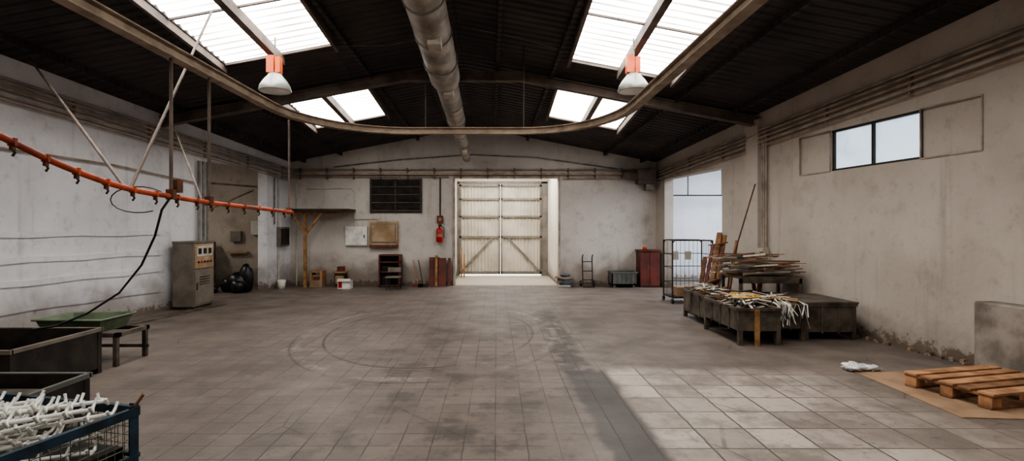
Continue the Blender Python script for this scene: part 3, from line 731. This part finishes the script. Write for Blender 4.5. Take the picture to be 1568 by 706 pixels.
def taper(b,x0,x1,y0,y1,z0,z1,mat,t=.06,th=.015):
    o=[(x0+t,y0+t,z0),(x1-t,y0+t,z0),(x1-t,y1-t,z0),(x0+t,y1-t,z0),(x0,y0,z1),(x1,y0,z1),(x1,y1,z1),(x0,y1,z1)]
    i=[(x0+t+th,y0+t+th,z0+th),(x1-t-th,y0+t+th,z0+th),(x1-t-th,y1-t-th,z0+th),(x0+t+th,y1-t-th,z0+th),(x0+th,y0+th,z1),(x1-th,y0+th,z1),(x1-th,y1-th,z1),(x0+th,y1-th,z1)]
    fs=[(0,1,2,3)]+[(a,(a+1)%4,4+(a+1)%4,4+a) for a in range(4)]+[(8,9,10,11)]+[(8+a,8+(a+1)%4,12+(a+1)%4,12+a) for a in range(4)]+[(4+a,4+(a+1)%4,12+(a+1)%4,12+a) for a in range(4)]
    b.add(o+i,fs,mat)
b=B(); taper(b,-5.6,-4.8,6.6,7.2,.415,.58,'green'); b.tube([(-5.62,6.58,.58),(-4.78,6.58,.58),(-4.78,7.22,.58),(-5.62,7.22,.58),(-5.62,6.58,.58)],.014,'green',6); b.done('green_metal_tray')
b=openbin('',-6.3,-4.65,5.2,6.4,.04,.52,mat='dark',rim='cab')
b.done('dark_steel_bin')
b=openbin('',-5.2,-3.52,3.9,4.7,.08,.44,mat='dark',seed=6,rim='grey')
b.box(-5.1,-3.6,4.0,4.6,.3,.34,'bin'); b.done('low_steel_bin')

# blue mesh crate with hangers
Mx=Matrix.Translation((-2.12,3.22,0))@Matrix.Rotation(math.radians(-14),4,'Z')
b=B(Mx); Lx,Ly,H=1.2,.85,.64
for xx in(0,-Lx):
    for yy in(0,-Ly):
        sx=-1 if xx==0 else 1; sy=-1 if yy==0 else 1
        b.beam((xx,yy+sy*.03,.0),(xx,yy+sy*.03,H+.02),.008,.06,'blue',up=(0,1,0)); b.beam((xx+sx*.03,yy,.0),(xx+sx*.03,yy,H+.02),.06,.008,'blue',up=(0,1,0))
        b.beam((xx+sx*.015,yy+sy*.015,H),(xx-sx*.02,yy-sy*.02,H+.075),.06,.012,'rust')
        b.box(min(xx,xx+sx*.07),max(xx,xx+sx*.07),min(yy,yy+sy*.07),max(yy,yy+sy*.07),0,.02,'blue')
for z,h in((H-.02,.05),(.12,.05),(.36,.02)):
    for yy in(0,-Ly): b.beam((0,yy,z),(-Lx,yy,z),.03,h,'blue')
    for xx in(0,-Lx): b.beam((xx,0,z),(xx,-Ly,z),.03,h,'blue')
b.box(-Lx,0,-Ly,0,.1,.12,'blue')
k=.05
while k<Lx:
    for yy in(0,-Ly): b.tube([(-k,yy,.12),(-k,yy,H-.03)],.003,'gmesh',4)
    k+=.05
k=.05
while k<Ly:
    for xx in(0,-Lx): b.tube([(xx,-k,.12),(xx,-k,H-.03)],.003,'gmesh',4)
    k+=.05
z=.17
while z<H-.03:
    for yy in(0,-Ly): b.tube([(0,yy,z),(-Lx,yy,z)],.003,'gmesh',4)
    for xx in(0,-Lx): b.tube([(xx,0,z),(xx,-Ly,z)],.003,'gmesh',4)
    z+=.05
b.done('blue_mesh_crate')
b=B(Mx); rg=random.Random(3)
b.box(-Lx+.04,-.04,-Ly+.04,-.04,.125,.2,'dark'); b.box(-Lx+.05,-.05,-Ly+.05,-.05,.2,.42,'black')
def hanger(cx_,cy_,z,a,L,mat,tilt):
    dx_,dy_=math.cos(a),math.sin(a); px_,py_=-dy_,dx_
    cl=lambda p:(min(-.03,max(-Lx+.03,p[0])),min(-.03,max(-Ly+.03,p[1])),p[2])
    pt=lambda t,s,h:cl((cx_+dx_*t+px_*s,cy_+dy_*t+py_*s,z+h+tilt*t))
    b.tube([pt(-L/2,0,0),pt(L/2,0,0)],.012,mat,6)
    n=int(L/.11)
    for i in range(n+1):
        t=-L/2+L*i/n
        b.tube([pt(t,-.09,.035),pt(t+.012,-.075,.0),pt(t,0,.008),pt(t,.075,.006),pt(t+.012,.095,.04)],.009,mat,5)
for lay in range(4):
    for i in range(6):
        a=rg.gauss(.8,.12)
        cx_=-.24-.14*i-rg.uniform(0,.05); cy_=-rg.uniform(.3,Ly-.3)
        hanger(cx_,cy_,.47+lay*.07+rg.uniform(-.01,.012),a,rg.uniform(.6,.72),'white',rg.uniform(-.04,.10))
b.done('white_hanger_rack_pile')

# doorway clutter
b=B()
for i,(dx_,dy_,r,h) in enumerate(((0,0,.26,.3),(.2,.05,.2,.42),(-.3,.1,.2,.22),(.05,-.12,.2,.2))): b.blob(-6.8+dx_,14.3+dy_,h*.85,r,r*.8,h*.9,'black',.12,40+i)
b.done('black_refuse_bags')
b=B(); b.blob(-7.9,14.4,.12,.3,.2,.16,'black',.2,61); b.blob(-7.5,14.2,.1,.22,.18,.12,'black',.2,62); b.done('black_sack')
b=B(); b.lathe(-6.0,15.2,[(0,.005),(.09,.005),(.11,.25),(.1,.25),(.085,.03),(0,.02)],'white',20); b.tube([(-6.11,15.2,.25),(-6.0,15.12,.3),(-5.89,15.2,.25)],.005,'steel',5); b.done('white_bucket')
b=B(); x0,x1,y0,y1=-9.4,-8.2,15.3,15.9
for xx in(x0,x1-.05):
    for yy in(y0,y1-.05): b.box(xx,xx+.05,yy,yy+.05,0,1.3,'beam')
for z in(.3,.85,1.27): b.box(x0,x1,y0,y1,z,z+.03,'beam')
for i in range(8): 
    z=[.33,.88,1.3][i%3]; xx=x0+.08+.38*(i//3); b.box(xx,xx+.28,y0+.1,y0+.45,z,z+R(.2,.36),['card','cab','beige','off'][i%4])
b.done('storage_rack')
b=B(); b.tube([(-8.0,14.0,0),(-8.0,14.0,3.6)],.025,'rust'); b.tube([(-8.0,14.0,2.9),(-7.0,15.9,2.9)],.025,'rail'); b.tube([(-8,14,1.9),(-7.1,15.9,2.8)],.025,'rail'); b.done('pipe_stand')
b=B(); b.box(-7.9,-7.3,15.9,16.08,.95,1.0,'card'); b.box(-7.8,-7.5,15.95,16.08,1.3,1.6,'cab'); b.box(-7.2,-6.8,15.95,16.08,1.5,1.9,'off'); b.done('wall_shelf_side_room')

# ---------------------------------------------------------------- world, camera
w=bpy.data.worlds.new('overcast'); bpy.context.scene.world=w; w.use_nodes=True
w.node_tree.nodes['Background'].inputs[0].default_value=(.75,.85,1,1); w.node_tree.nodes['Background'].inputs[1].default_value=1.0
cd=bpy.data.cameras.new('camera'); cam=bpy.data.objects.new('camera',cd); bpy.context.scene.collection.objects.link(cam)
cam.location=(0,0,1.7); cam.rotation_euler=(math.radians(90),0,0)
cd.sensor_width=36; cd.lens=36*833/1568; cd.shift_x=24/1568; cd.shift_y=-4/1568; cd.clip_start=.05
bpy.context.scene.camera=cam
bpy.context.scene.view_settings.view_transform='AgX'
try: bpy.context.scene.view_settings.look='AgX - Medium High Contrast'
except Exception as e: print(e)
bpy.context.scene.view_settings.exposure=.15
